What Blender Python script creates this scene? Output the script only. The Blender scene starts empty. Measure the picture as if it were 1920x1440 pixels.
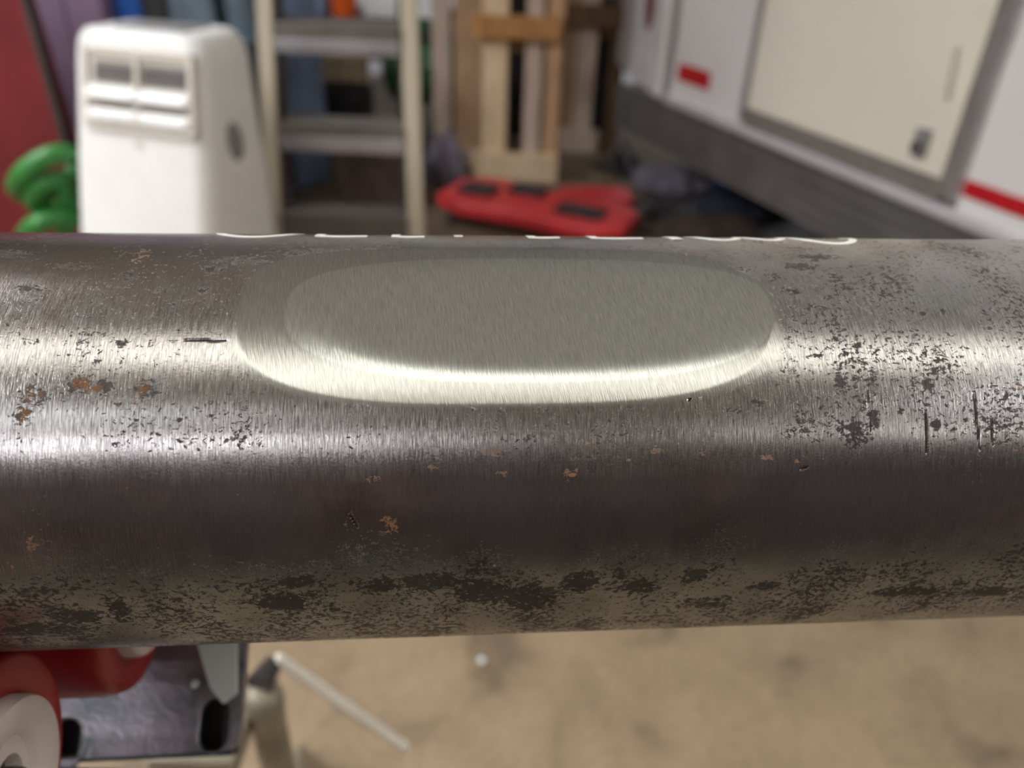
import bpy, bmesh, math, random
import numpy as np
from mathutils import Vector, Matrix
random.seed(7)
R_ = math.radians
SC = bpy.context.scene
COL = SC.collection

# ---------------------------------------------------------------- camera
FPX = 1450.0
PITCH, ROLL, CAMZ = R_(32.0), R_(2.0), 1.15
fw = np.array([0, math.cos(PITCH), -math.sin(PITCH)])
up0 = np.array([0, math.sin(PITCH), math.cos(PITCH)])
rt0 = np.array([1., 0, 0])
rt = math.cos(ROLL)*rt0 + math.sin(ROLL)*up0
upv = -math.sin(ROLL)*rt0 + math.cos(ROLL)*up0
CAM = np.array([0, 0, CAMZ])
cd = bpy.data.cameras.new('camera')
cam = bpy.data.objects.new('camera', cd)
COL.objects.link(cam)
cam.matrix_world = Matrix(((rt[0], upv[0], -fw[0], CAM[0]), (rt[1], upv[1], -fw[1], CAM[1]),
                           (rt[2], upv[2], -fw[2], CAM[2]), (0, 0, 0, 1)))
cd.sensor_width = 36
cd.lens = 36*FPX/1920
cd.clip_start = 0.01
cd.dof.use_dof = True
cd.dof.focus_distance = 0.178
cd.dof.aperture_fstop = cd.lens/3.1
SC.camera = cam

# ---------------------------------------------------------------- world, exposure
w = bpy.data.worlds.new('world'); SC.world = w; w.use_nodes = True
w.node_tree.nodes['Background'].inputs[0].default_value = (0.55, 0.6, 0.68, 1)
w.node_tree.nodes['Background'].inputs[1].default_value = 0.3
SC.view_settings.view_transform = 'Standard'
SC.view_settings.look = 'None'
SC.view_settings.gamma = 1
SC.view_settings.use_curve_mapping = False
SC.view_settings.exposure = 0.38
CEIL = 3.2
# ceiling strip lights, ending with the wide panels added as fill: x0, x1, y, width, strength, colour
LAMPS = [(-1.75, 0.30, -0.29, 0.56, 2.2, (1.0, 0.965, 0.86), 'long ceiling strip light directly over the pipe, left one of the pair'),
         (0.42, 2.6, -0.25, 0.56, 2.2, (1.0, 0.965, 0.86), 'long ceiling strip light directly over the pipe, right one of the pair'),
         (-3.2, -0.95, -2.0, 0.12, 9, (0.94, 0.97, 1.0), 'cool white ceiling strip light two metres behind the camera'),
         (-3.2, -0.36, -3.45, 0.12, 26, (0.97, 0.95, 1.0), 'bright bluish ceiling strip light farthest behind the camera'),
         (2.6, 4.6, -2.75, 0.34, 6, (1.0, 0.95, 0.93), 'ceiling strip light behind the camera on the right'),
         (-3.3, -2.7, 0.4, 3.6, 25, (0.97, 0.98, 1.0), 'wide fill light panel added along the left wall, outside the pipe reflection'),
         (3.5, 4.1, 1.4, 6.0, 14, (0.97, 0.98, 1.0), 'wide fill light panel added along the right wall, outside the pipe reflection')]

# ---------------------------------------------------------------- pixel helpers (1920x1440 frame)
def ray(x, y):
    return fw + rt*(x-960)/FPX - upv*(y-720)/FPX
def atY(x, y, Y):
    d = ray(x, y); return CAM + d*(Y/d[1])
def atZ(x, y, z):
    d = ray(x, y); return CAM + d*((z-CAMZ)/d[2])
def onplane(x, y, p0, n):
    d = ray(x, y); return CAM + d*(((np.array(p0)-CAM) @ np.array(n))/(d @ np.array(n)))

# ---------------------------------------------------------------- materials
def newmat(name):
    m = bpy.data.materials.new(name); m.use_nodes = True
    nt = m.node_tree
    return m, nt, nt.nodes['Principled BSDF']
def mat(name, col, rough=0.5, metal=0.0, var=0.12, scale=12, bump=0.0, bscale=80, col2=None, stretch=None, coat=0.0):
    m, nt, b = newmat(name)
    N, L = nt.nodes, nt.links
    tc = N.new('ShaderNodeTexCoord'); mp = N.new('ShaderNodeMapping')
    if stretch: mp.inputs['Scale'].default_value = stretch
    L.new(tc.outputs['Object'], mp.inputs[0])
    n = N.new('ShaderNodeTexNoise'); n.inputs['Scale'].default_value = scale; n.inputs['Detail'].default_value = 5
    L.new(mp.outputs[0], n.inputs[0])
    r = N.new('ShaderNodeValToRGB')
    a = tuple(c*(1-var) for c in col); c2 = col2 or tuple(min(1, c*(1+var)) for c in col)
    r.color_ramp.elements[0].position = .35; r.color_ramp.elements[0].color = (*a, 1)
    r.color_ramp.elements[1].position = .65; r.color_ramp.elements[1].color = (*c2, 1)
    L.new(n.outputs[0], r.inputs[0]); L.new(r.outputs[0], b.inputs['Base Color'])
    b.inputs['Roughness'].default_value = rough; b.inputs['Metallic'].default_value = metal
    b.inputs['Coat Weight'].default_value = coat
    if bump:
        n2 = N.new('ShaderNodeTexNoise'); n2.inputs['Scale'].default_value = bscale; n2.inputs['Detail'].default_value = 4
        L.new(mp.outputs[0], n2.inputs[0])
        bp = N.new('ShaderNodeBump'); bp.inputs['Strength'].default_value = bump; bp.inputs['Distance'].default_value = 0.005
        L.new(n2.outputs[0], bp.inputs['Height']); L.new(bp.outputs[0], b.inputs['Normal'])
    return m
def sr(r, g, b):   # sRGB 0-255 to linear
    f = lambda c: (c/255/12.92) if c/255 <= .04045 else ((c/255+.055)/1.055)**2.4
    return (f(r), f(g), f(b))

M = {}
M['white_plastic'] = mat('white_plastic', (.80, .80, .79), .42, var=.02)
M['off_white'] = mat('off_white', (.66, .63, .57), .5, var=.04)
M['grey_plastic'] = mat('grey_plastic', (.23, .23, .23), .5, var=.1)
M['dark_plastic'] = mat('dark_plastic', (.045, .045, .05), .5, var=.2)
M['dark_slot'] = mat('dark_slot', (.16, .15, .14), .7, var=.1)
M['ladder_rail'] = mat('ladder_rail', (.46, .40, .30), .5, var=.08, stretch=(1, 1, .1))
M['tread_top'] = mat('tread_top', (.13, .115, .10), .7, var=.15)
M['tread_lip'] = mat('tread_lip', (.42, .40, .42), .35, .6, var=.1)
M['dark_steel'] = mat('dark_steel', (.06, .055, .055), .55, .3, var=.2)
M['red_paint'] = mat('red_paint', (.15, .011, .015), .5, var=.2, scale=4)
M['purple_paint'] = mat('purple_paint', (.36, .25, .38), .5, var=.15, scale=3)
M['green_rubber'] = mat('green_rubber', (.03, .19, .035), .45, var=.2)
M['blue_plastic'] = mat('blue_plastic', (.17, .24, .38), .5, var=.15, scale=4)
M['bright_blue'] = mat('bright_blue', (.03, .13, .50), .45, var=.1)
M['slate'] = mat('slate', (.12, .16, .20), .5, var=.15)
M['orange'] = mat('orange', (.85, .13, .012), .45, var=.08)
M['green_paint'] = mat('green_paint', (.035, .13, .055), .4, var=.3)
M['tan_card'] = mat('tan_card', (.42, .34, .22), .8, var=.15)
M['creeper_red'] = mat('creeper_red', (.66, .04, .05), .35, var=.08)
M['black_pad'] = mat('black_pad', (.03, .032, .035), .55, var=.2)
M['grey_cloth'] = mat('grey_cloth', (.17, .15, .19), .9, var=.2, bump=.4, bscale=40)
M['navy_cloth'] = mat('navy_cloth', (.02, .026, .045), .9, var=.3, bump=.4, bscale=40)
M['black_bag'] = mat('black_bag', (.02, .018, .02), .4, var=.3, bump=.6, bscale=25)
M['brown_cloth'] = mat('brown_cloth', (.06, .038, .03), .9, var=.3, bump=.4, bscale=40)
M['trailer_white'] = mat('trailer_white', (.80, .79, .79), .3, var=.02, scale=2, coat=.2)
M['trailer_cream'] = mat('trailer_cream', (.80, .76, .65), .4, var=.02, scale=2)
M['aluminium'] = mat('aluminium', (.50, .48, .49), .35, .7, var=.08, stretch=(.2, 1, 1))
M['alu_light'] = mat('alu_light', (.72, .70, .74), .35, .35, var=.05)
M['threshold'] = mat('threshold', (.27, .25, .23), .5, .4, var=.08)
M['reflector_red'] = mat('reflector_red', (.52, .012, .02), .3, var=.06)
M['lens_red'] = mat('lens_red', (.14, .006, .012), .65, var=.1)
M['guard_metal'] = mat('guard_metal', (.17, .165, .165), .42, .5, var=.15, scale=6)
M['zinc'] = mat('zinc', (.25, .27, .30), .38, .85, var=.3, scale=90, bump=.12, bscale=500, col2=(.34, .31, .36))
M['zinc_lit'] = mat('zinc_lit', (.80, .92, .90), .35, .15, var=.06, scale=60)  # paler zinc: the gusset's reflected light put into the colour
M['wheel_red'] = mat('wheel_red', (.30, .012, .012), .35, var=.12, scale=30)
M['wheel_white'] = mat('wheel_white', (.63, .55, .51), .5, var=.06, scale=60, bump=.1, bscale=900)
M['bearing'] = mat('bearing', (.16, .15, .14), .35, .9, var=.2, scale=200)
M['cast_grey'] = mat('cast_grey', (.27, .24, .18), .5, .4, var=.2, scale=20)
M['handle_cream'] = mat('handle_cream', (.88, .84, .74), .4, 0, var=.05)
M['mark_paint'] = mat('mark_paint', (.85, .85, .80), .6, var=.06, scale=800)
M['ceiling'] = mat('ceiling', (.74, .77, .76), .9, var=.05, scale=1)
M['wall_pale'] = mat('wall_pale', (.74, .75, .78), .8, var=.05, scale=1.5)
M['wall_dark'] = mat('wall_dark', (.12, .10, .09), .8, var=.2, scale=1.5)
M['added_bench_dark'] = mat('added_bench_dark', (.055, .042, .040), .6, var=.3, scale=3)
def wood(name, a, b):
    m = mat(name, a, .75, var=.1, scale=9, col2=b, stretch=(6, 6, .6), bump=.2, bscale=40); return m
WOODS = [wood('pine_pale', sr(212, 184, 148), sr(228, 206, 172)), wood('pine_tan', sr(180, 142, 108), sr(200, 165, 130)),
         wood('pine_orange', sr(165, 115, 62), sr(190, 142, 88)), wood('pine_grey', sr(185, 163, 148), sr(205, 186, 170)),
         wood('pine_dark', sr(92, 68, 45), sr(118, 90, 60))]
def emis(name, col, s):
    m, nt, b = newmat(name)
    b.inputs['Base Color'].default_value = (.8, .8, .8, 1)
    b.inputs['Emission Color'].default_value = (*col, 1); b.inputs['Emission Strength'].default_value = s
    return m

# concrete floor
def concrete():
    m, nt, b = newmat('concrete'); N, L = nt.nodes, nt.links
    tc = N.new('ShaderNodeTexCoord')
    n1 = N.new('ShaderNodeTexNoise'); n1.inputs['Scale'].default_value = 6.0; n1.inputs['Detail'].default_value = 6; n1.inputs['Roughness'].default_value = .55; n1.inputs['Distortion'].default_value = .6
    n2 = N.new('ShaderNodeTexNoise'); n2.inputs['Scale'].default_value = 60; n2.inputs['Detail'].default_value = 6
    n3 = N.new('ShaderNodeTexNoise'); n3.inputs['Scale'].default_value = 1.1
    for n in (n1, n2, n3): L.new(tc.outputs['Object'], n.inputs[0])
    r = N.new('ShaderNodeValToRGB')
    e = r.color_ramp.elements
    e[0].position = .33; e[0].color = (.19, .14, .09, 1)
    e[1].position = .60; e[1].color = (.37, .275, .175, 1)
    q = e.new(.43); q.color = (.31, .228, .142, 1)
    L.new(n1.outputs[0], r.inputs[0])
    mx = N.new('ShaderNodeMix'); mx.data_type = 'RGBA'; mx.blend_type = 'MULTIPLY'; mx.inputs[0].default_value = .35
    L.new(r.outputs[0], mx.inputs[6])
    r2 = N.new('ShaderNodeValToRGB'); r2.color_ramp.elements[0].position = .3; r2.color_ramp.elements[1].position = .6
    r2.color_ramp.elements[0].color = (.45, .42, .4, 1)
    L.new(n2.outputs[0], r2.inputs[0]); L.new(r2.outputs[0], mx.inputs[7])
    # far part of the floor is darker
    sx = N.new('ShaderNodeSeparateXYZ'); L.new(tc.outputs['Object'], sx.inputs[0])
    mr = N.new('ShaderNodeMapRange'); mr.inputs[1].default_value = 1.3; mr.inputs[2].default_value = 3.2; mr.inputs[3].default_value = 0; mr.inputs[4].default_value = .62
    ad = N.new('ShaderNodeMath'); ad.operation = 'ADD'; L.new(sx.outputs[1], ad.inputs[0]); L.new(n3.outputs[0], ad.inputs[1])
    L.new(ad.outputs[0], mr.inputs[0])
    m2 = N.new('ShaderNodeMix'); m2.data_type = 'RGBA'; L.new(mr.outputs[0], m2.inputs[0]); L.new(mx.outputs[2], m2.inputs[6]); m2.inputs[7].default_value = (.06, .045, .036, 1)
    L.new(m2.outputs[2], b.inputs['Base Color'])
    b.inputs['Roughness'].default_value = .55
    return m
M['concrete'] = concrete()

# ---------------------------------------------------------------- mesh helpers
def tag(o, label=None, cat=None, group=None, kind=None):
    if label: o['label'] = label
    if cat: o['category'] = cat
    if group: o['group'] = group
    if kind: o['kind'] = kind
    return o
def empty(name, loc, rz=0, **k):
    o = bpy.data.objects.new(name, None); COL.objects.link(o); o.empty_display_size = .05
    o.location = loc; o.rotation_euler = (0, 0, rz); tag(o, **k); return o
def link(name, bm, m, parent=None, smooth=False, bevel=0, seg=2, sub=0, **k):
    me = bpy.data.meshes.new(name)
    bmesh.ops.recalc_face_normals(bm, faces=bm.faces)
    if bevel:
        es = [e for e in bm.edges if e.is_manifold and e.calc_face_angle(0) > .5]
        bmesh.ops.bevel(bm, geom=es, offset=bevel, segments=seg, profile=.6, affect='EDGES', clamp_overlap=True)
    bm.to_mesh(me); bm.free()
    if smooth: 
        for p in me.polygons: p.use_smooth = True
        me.set_sharp_from_angle(angle=R_(40)) if hasattr(me, 'set_sharp_from_angle') else None
    o = bpy.data.objects.new(name, me); COL.objects.link(o)
    if m: me.materials.append(m)
    if parent: o.parent = parent
    if sub:
        s = o.modifiers.new('sub', 'SUBSURF'); s.levels = sub; s.render_levels = sub
    tag(o, **k); return o
def box(bm, x0, x1, y0, y1, z0, z1, M4=None):
    r = bmesh.ops.create_cube(bm, size=1)
    T = Matrix.Translation(((x0+x1)/2, (y0+y1)/2, (z0+z1)/2)) @ Matrix.Diagonal((x1-x0, y1-y0, z1-z0, 1))
    bmesh.ops.transform(bm, matrix=(M4 @ T) if M4 else T, verts=r['verts']); return r['verts']
def bx(*a):
    bm = bmesh.new(); box(bm, *a); return bm
def frame(p, d, roll=0):
    d = Vector(d).normalized(); q = d.to_track_quat('Z', 'Y')
    return Matrix.Translation(Vector(p)) @ q.to_matrix().to_4x4() @ Matrix.Rotation(roll, 4, 'Z')
def tube(bm, pts, rad, n=14, closed=False, cap=True):
    pts = [Vector(p) for p in pts]; rings = []
    rr = rad if isinstance(rad, (list, tuple)) else [rad]*len(pts)
    prev = None
    for i, p in enumerate(pts):
        if closed: t = pts[(i+1) % len(pts)]-pts[i-1]
        else: t = pts[min(i+1, len(pts)-1)]-pts[max(i-1, 0)]
        t.normalize()
        if prev is None:
            a = t.orthogonal().normalized()
        else:
            a = (prev - t*prev.dot(t)).normalized()
        prev = a; b = t.cross(a)
        rings.append([bm.verts.new(p+(a*math.cos(2*math.pi*k/n)+b*math.sin(2*math.pi*k/n))*rr[i]) for k in range(n)])
    m = len(rings)
    for i in range(m if closed else m-1):
        A, B = rings[i], rings[(i+1) % m]
        for k in range(n): bm.faces.new((A[k], A[(k+1) % n], B[(k+1) % n], B[k]))
    if cap and not closed:
        bm.faces.new(rings[0]); bm.faces.new(list(reversed(rings[-1])))
def lathe(bm, prof, M4, n=48, closed=False):
    """prof: list of (radius, height) along local z"""
    rings = []
    for r, z in prof:
        if r < 1e-6: rings.append([bm.verts.new(M4 @ Vector((0, 0, z)))])
        else: rings.append([bm.verts.new(M4 @ Vector((r*math.cos(2*math.pi*k/n), r*math.sin(2*math.pi*k/n), z))) for k in range(n)])
    m = len(rings)
    for i in range(m if closed else m-1):
        A, B = rings[i], rings[(i+1) % m]
        for k in range(n):
            a0, a1 = A[k % len(A)], A[(k+1) % len(A)]; b0, b1 = B[k % len(B)], B[(k+1) % len(B)]
            vs = []
            for v in (a0, a1, b1, b0):
                if v not in vs: vs.append(v)
            if len(vs) > 2: bm.faces.new(vs)
def prism(bm, pts2, z0, z1, M4):
    """extruded polygon, local xy, thickness z"""
    a = [bm.verts.new(M4 @ Vector((x, y, z0))) for x, y in pts2]; b = [bm.verts.new(M4 @ Vector((x, y, z1))) for x, y in pts2]
    n = len(pts2)
    bm.faces.new(a); bm.faces.new(list(reversed(b)))
    for i in range(n): bm.faces.new((a[i], a[(i+1) % n], b[(i+1) % n], b[i]))

# ================================================================ SETTING
X0, X1, Y0, Y1 = -4.2, 5.0, -5.0, 6.2
link('floor', bx(X0, X1, Y0, Y1, -.1, 0), M['concrete'], kind='structure')
link('ceiling', bx(X0, X1, Y0, Y1, CEIL, CEIL+.1), M['ceiling'], kind='structure')
link('wall_back', bx(X0, X1, Y1, Y1+.1, 0, CEIL), M['wall_pale'], kind='structure')
link('wall_front', bx(X0, X1, Y0-.1, Y0, 0, CEIL), M['wall_dark'], kind='structure')
link('wall_left', bx(X0-.1, X0, Y0, Y1, 0, CEIL), M['wall_dark'], kind='structure')
link('wall_right', bx(X1, X1+.1, Y0, Y1, 0, CEIL), M['wall_dark'], kind='structure')
for x0, x1, y, wd, s, c, lab in LAMPS:
    t = empty('ceiling_or_fill_light', ((x0+x1)/2, y, CEIL), label=lab, cat='light')
    h = (x1-x0)/2
    link('housing', bx(-h-.03, h+.03, -wd/2-.02, wd/2+.02, -.05, 0), M['white_plastic'], t)
    link('diffuser', bx(-h, h, -wd/2, wd/2, -.068, -.0502), emis('lamp_glow', c, s), t)

# ================================================================ PIPE
RP = 0.05715
def crossn(a, b):
    n = np.cross(a, b); return n/np.linalg.norm(n)
n1 = crossn(ray(0, 435), ray(1920, 450)); n2 = crossn(ray(0, 1222), ray(1920, 1155))
AX = crossn(n1, n2); AX = AX if AX[0] > 0 else -AX
va = np.cross(AX, n1); vb = np.cross(AX, n2)
va = va if va @ fw > 0 else -va; vb = vb if vb @ fw > 0 else -vb
half = math.acos(va @ vb)/2
bis = (va+vb); bis /= np.linalg.norm(bis)
PC = CAM + bis*RP/math.sin(half)                 # point on pipe axis
PU = np.array([0, 0, 1.])-AX*AX[2]; PU /= np.linalg.norm(PU)   # "up" across the axis
PV = np.cross(PU, AX)                            # away from the camera
def hit(x, y):
    d = ray(x, y); d = d/np.linalg.norm(d); oc = CAM-PC
    dp = d-AX*(d @ AX); op = oc-AX*(oc @ AX)
    A = dp @ dp; B = 2*dp @ op; c = op @ op-RP*RP; D = max(B*B-4*A*c, 0)
    p = CAM+d*(-B-math.sqrt(D))/2/A; q = p-PC
    return q @ AX, math.degrees(math.atan2(q @ PV, q @ PU))

S0, S1, T0, T1 = -0.135, 0.175, -128.0, 28.0
NS, NT = 900, 430
sv = np.linspace(S0, S1, NS+1); tv = np.linspace(T0, T1, NT+1)
SS, TT = np.meshgrid(sv, tv, indexing='ij')
def lobe(s, a, b, pw):
    u = np.abs((s-(a+b)/2)/((b-a)/2)); return np.where(u < 1, np.clip(1-u**pw, 0, 1)**(1/pw), 0)
# machined flat: plane cut whose width shrinks to nothing at the ends, then a shallow blend around its lower and left side
d1 = 20.0*lobe(SS, -.0375, .0785, 2.6)
h1 = RP*np.cos(np.radians(d1)); h1 = np.where(d1 > 0.05, h1, RP*1.2)
cut1 = h1/np.cos(np.radians(np.clip(TT+23.0, -60, 60)))
K = math.sqrt(.34)
d2 = 25.3*lobe(SS, -.0475, .0765, 3.2)
h2 = np.where(d2 > .05, RP*np.cos(np.radians(d2*K)), RP*1.2)
cut2 = h2/np.cos(np.radians(np.clip((TT+23.0)*K, -70, 70)))
def smin(a, b, k):
    h = np.clip(.5+.5*(b-a)/k, 0, 1); return b*(1-h)+a*h-k*h*(1-h)
cut = smin(cut1, cut2, .00045)
RR = smin(cut, np.full_like(cut, RP), .00006)
RR = np.minimum(RR, RP)
depth = RP-RR
# ground (bright) zone, a bit wider than the cut, especially to the left
e_s = np.abs((SS-.0158)/.0640); e_t = np.abs((TT+25.8)/23.2)
outer = (e_s**3.4+e_t**3.4)
rng = np.random.default_rng(3)
grd = np.clip((1.0-outer)/.10+.3, 0, 1)
grd = np.maximum(grd, np.clip((depth-.00001)/.00006, 0, 1))
inner = np.clip((d1-np.abs(TT+23))/.5+.5, 0, 1)
# blobs of rust / dark scale, given where the photograph shows them
RUST = [(150,722,26,16),(60,742,20,14),(45,775,14,22),(172,728,20,14),(272,728,16,14),(255,745,10,12),(812,876,14,10),(925,848,26,9),(1072,888,22,9),(1065,903,10,6),(945,888,16,6),
        (1440,856,26,8),(1495,866,14,5),(1235,846,18,6),(742,996,7,8),(728,985,20,20),(1910,728,18,12),(1905,845,10,7),(265,480,18,22),(20,1060,8,12),(60,1020,14,14),(820,858,10,5),
        (1700,470,16,4),(1640,492,20,4),(1320,850,14,5),(1240,1010,5,4),(650,985,4,20),(1090,830,20,6),(1180,862,10,4),(700,900,16,8)]
DARK = [(150,722,34,20),(60,745,30,20),(45,775,20,26),(272,732,24,20),(192,725,22,18),(228,645,10,9),(180,680,9,8),(226,675,9,8),(283,643,8,7),(60,640,14,6),(400,505,24,7),(450,490,40,10),(380,545,10,6),
        (1610,822,26,22),(1600,800,24,10),(1640,790,10,20),(1425,755,15,9),(942,768,9,8),(1085,775,7,6),(1082,858,30,4),(1525,668,18,4),(1585,662,8,4),(1380,770,22,6),(1400,505,34,8),(1440,520,30,10),(1480,545,20,7),
        (1500,500,30,6),(1545,482,34,5),(1575,720,12,8),(1755,795,8,12),(1690,770,6,8),(1730,590,6,6),(1770,585,6,6),(1740,720,10,10),(1610,650,6,4),(540,510,34,8),(560,475,22,6),(600,470,20,5),(640,468,22,6),
        (700,470,26,5),(740,465,12,4),(20,475,40,8),(130,500,50,8),(60,540,40,6),(240,515,14,10),(300,545,30,5),(520,1130,40,12),(700,1100,36,14),(900,1110,46,16),(1000,1120,40,18),(1090,1090,30,18),
        (810,1090,50,14),(60,1180,50,10),(150,1155,40,10),(220,1140,20,24),(1200,1100,30,10),(1320,1130,40,10),(1430,1100,30,8),(1700,1110,60,8),(1850,1110,40,7),(1300,1080,20,12),(560,1090,30,10)]
rust = np.zeros_like(SS); dark = np.zeros_like(SS)
def stamp(arr, lst, grow=1.0):
    for (x, y, rx, ry) in lst:
        s, t = hit(x, y); s2, _ = hit(x+rx, y); _, t2 = hit(x, y+ry)
        ds = abs(s2-s)*grow; dt = max(abs(t2-t), .3)*grow
        i0, i1 = np.searchsorted(sv, [s-2*ds, s+2*ds]); j0, j1 = np.searchsorted(tv, [t-2*dt, t+2*dt])
        if i1 <= i0 or j1 <= j0: continue
        q = ((SS[i0:i1, j0:j1]-s)/ds)**2+((TT[i0:i1, j0:j1]-t)/dt)**2
        arr[i0:i1, j0:j1] = np.maximum(arr[i0:i1, j0:j1], np.clip(1.0-q*.5, 0, 1))
stamp(rust, RUST); stamp(dark, DARK)
def line(arr, pts, wpx, v=1.0):
    for (xa, ya, xb, yb) in pts:
        n = max(int(math.hypot(xb-xa, yb-ya)/2), 2)
        for k in range(n+1):
            f = k/n; s, t = hit(xa+(xb-xa)*f, ya+(yb-ya)*f)
            ww = wpx*.00013*(.6+.4*math.sin(f*math.pi))
            ds = ww; dt = math.degrees(ww/RP)
            i0, i1 = np.searchsorted(sv, [s-2*ds, s+2*ds]); j0, j1 = np.searchsorted(tv, [t-2*dt, t+2*dt])
            q = ((SS[i0:i1, j0:j1]-s)/ds)**2+((TT[i0:i1, j0:j1]-t)/dt)**2
            arr[i0:i1, j0:j1] = np.maximum(arr[i0:i1, j0:j1], v*np.clip(1.5-q, 0, 1))
scr = np.zeros_like(SS)
line(scr, [(346, 637, 424, 639), (1628, 735, 1634, 808), (1826, 735, 1838, 845), (1860, 785, 1862, 835), (1736, 770, 1738, 850), (1500, 880, 1515, 876), (1290, 752, 1296, 748), (655, 960, 672, 990)], 2.6)
# position arrays
def surf(S, T, R):
    a = np.radians(T)
    return PC+S[..., None]*AX+(R*np.cos(a))[..., None]*PU+(R*np.sin(a))[..., None]*PV
PP = surf(SS, TT, RR)
du = np.gradient(PP, axis=0); dv = np.gradient(PP, axis=1)
NN = np.cross(dv, du); NN /= np.linalg.norm(NN, axis=2, keepdims=True)
rad = PP-(PC+SS[..., None]*AX); sg = np.sign(np.sum(NN*rad, axis=2, keepdims=True)); NN = NN*sg

def pipe_material():
    m, nt, b = newmat('bare_pipe_steel'); N, L = nt.nodes, nt.links
    uv = N.new('ShaderNodeUVMap'); uv.uv_map = 'UVMap'
    def noise(sx, sy, sc=1.0, det=4, rough=.55, dist=0., rot=0.):
        mr_ = N.new('ShaderNodeMapping'); mr_.inputs['Rotation'].default_value = (0, 0, rot); L.new(uv.outputs[0], mr_.inputs[0])
        mp = N.new('ShaderNodeMapping'); mp.inputs['Scale'].default_value = (sx, sy, 1)
        L.new(mr_.outputs[0], mp.inputs[0]); n = N.new('ShaderNodeTexNoise'); n.inputs['Scale'].default_value = sc
        n.inputs['Detail'].default_value = det; n.inputs['Roughness'].default_value = rough; n.inputs['Distortion'].default_value = dist
        L.new(mp.outputs[0], n.inputs[0]); return n.outputs[0]
    def attr(nm):
        a = N.new('ShaderNodeAttribute'); a.attribute_name = nm; return a.outputs['Fac']
    def mr(v, a, b_, c=0., d=1., cl=True):
        q = N.new('ShaderNodeMapRange'); q.clamp = cl; L.new(v, q.inputs[0])
        for i, z in enumerate((a, b_, c, d)): q.inputs[i+1].default_value = z
        return q.outputs[0]
    def mth(op, a, b_=None):
        q = N.new('ShaderNodeMath'); q.operation = op
        for i, z in enumerate((a, b_)):
            if z is None: continue
            if isinstance(z, (int, float)): q.inputs[i].default_value = z
            else: L.new(z, q.inputs[i])
        return q.outputs[0]
    def mix(f, a, b_):
        q = N.new('ShaderNodeMix'); q.data_type = 'RGBA'
        if isinstance(f, (int, float)): q.inputs[0].default_value = f
        else: L.new(f, q.inputs[0])
        for i, z in ((6, a), (7, b_)):
            if isinstance(z, tuple): q.inputs[i].default_value = (*z, 1)
            else: L.new(z, q.inputs[i])
        return q.outputs[2]
    sep = N.new('ShaderNodeSeparateXYZ'); L.new(uv.outputs[0], sep.inputs[0])
    V = sep.outputs[1]                                  # arc length, metres (0 on top, negative towards the camera)
    ground = attr('ground'); inner_ = attr('inner')
    streak = noise(3400, 260, det=3, rough=.7)          # circumferential brushing
    streak2 = noise(1500, 90, det=3)
    grain = noise(1600, 1600, det=4, rough=.7)
    mott = noise(60, 60, det=5, rough=.6, dist=.5)
    big = noise(14, 14, det=4)
    specn = noise(700, 900, det=8, rough=.74, dist=.5)
    specb = noise(260, 380, det=8, rough=.72, dist=.6)
    specc = noise(60, 45, det=3)
    # zones by arc position
    low = mr(mth('ADD', V, mth('MULTIPLY', mth('SUBTRACT', noise(35, 20, det=4), .5), .012)), -.0555, -.0650)                           # brown scale below the sanded band, its colour also holding a dark reflection
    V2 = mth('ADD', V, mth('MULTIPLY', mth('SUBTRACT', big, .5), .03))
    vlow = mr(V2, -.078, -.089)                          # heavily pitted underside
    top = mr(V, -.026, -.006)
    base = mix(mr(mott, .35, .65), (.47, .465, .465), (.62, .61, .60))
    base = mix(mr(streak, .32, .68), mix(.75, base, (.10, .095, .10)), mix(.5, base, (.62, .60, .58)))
    base = mix(mth('MULTIPLY', top, .6), base, mix(mr(mott, .38, .62), (.70, .68, .66), (.46, .41, .38)))  # paler top: brighter ceiling and back wall reflection put into the colour
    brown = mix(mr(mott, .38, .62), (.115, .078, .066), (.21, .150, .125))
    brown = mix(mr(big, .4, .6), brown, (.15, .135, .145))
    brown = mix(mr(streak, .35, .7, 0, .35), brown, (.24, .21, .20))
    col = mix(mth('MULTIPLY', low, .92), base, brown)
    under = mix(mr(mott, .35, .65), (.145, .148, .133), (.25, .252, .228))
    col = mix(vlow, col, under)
    lefts = mth('MULTIPLY', mr(sep.outputs[0], -.025, -.085), mr(V, -.034, -.012))
    col = mix(mth('MULTIPLY', lefts, .65), col, mix(mr(mott, .4, .6), (.26, .19, .15), (.30, .27, .26)))
    # speckle of dark scale
    dens = mth('ADD', mr(specc, .3, .7, -.05, .10, False), mth('ADD', mth('MULTIPLY', vlow, .078), mth('MULTIPLY', attr('dark'), .13)))
    dens = mth('ADD', dens, mth('MULTIPLY', attr('rightside'), .05))
    dens = mth('SUBTRACT', dens, mth('MULTIPLY', mth('MULTIPLY', low, mth('SUBTRACT', 1.0, vlow)), .085))
    sp1 = mr(mth('ADD', specn, dens), .628, .655)
    sp2 = mr(mth('ADD', specb, dens), .672, .695)
    sp = mth('MAXIMUM', sp1, sp2)
    ng = mth('SUBTRACT', 1.0, ground)
    sp = mth('MULTIPLY', sp, ng)
    pit = mix(mr(specb, .3, .6), (.012, .009, .008), (.026, .018, .014))
    col = mix(mth('MULTIPLY', sp, .88), col, pit)
    rst = mth('GREATER_THAN', mth('ADD', mth('MULTIPLY', attr('rust'), .75), mth('MULTIPLY', mth('ADD', mth('SUBTRACT', specb, .5), mth('MULTIPLY', mth('SUBTRACT', specn, .5), 1.5)), 2.0)), .70)
    col = mix(mth('MULTIPLY', rst, mth('MULTIPLY', ng, .7)), col, mix(mr(specn, .35, .65), (.035, .022, .016), (.30, .125, .035)))
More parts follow.
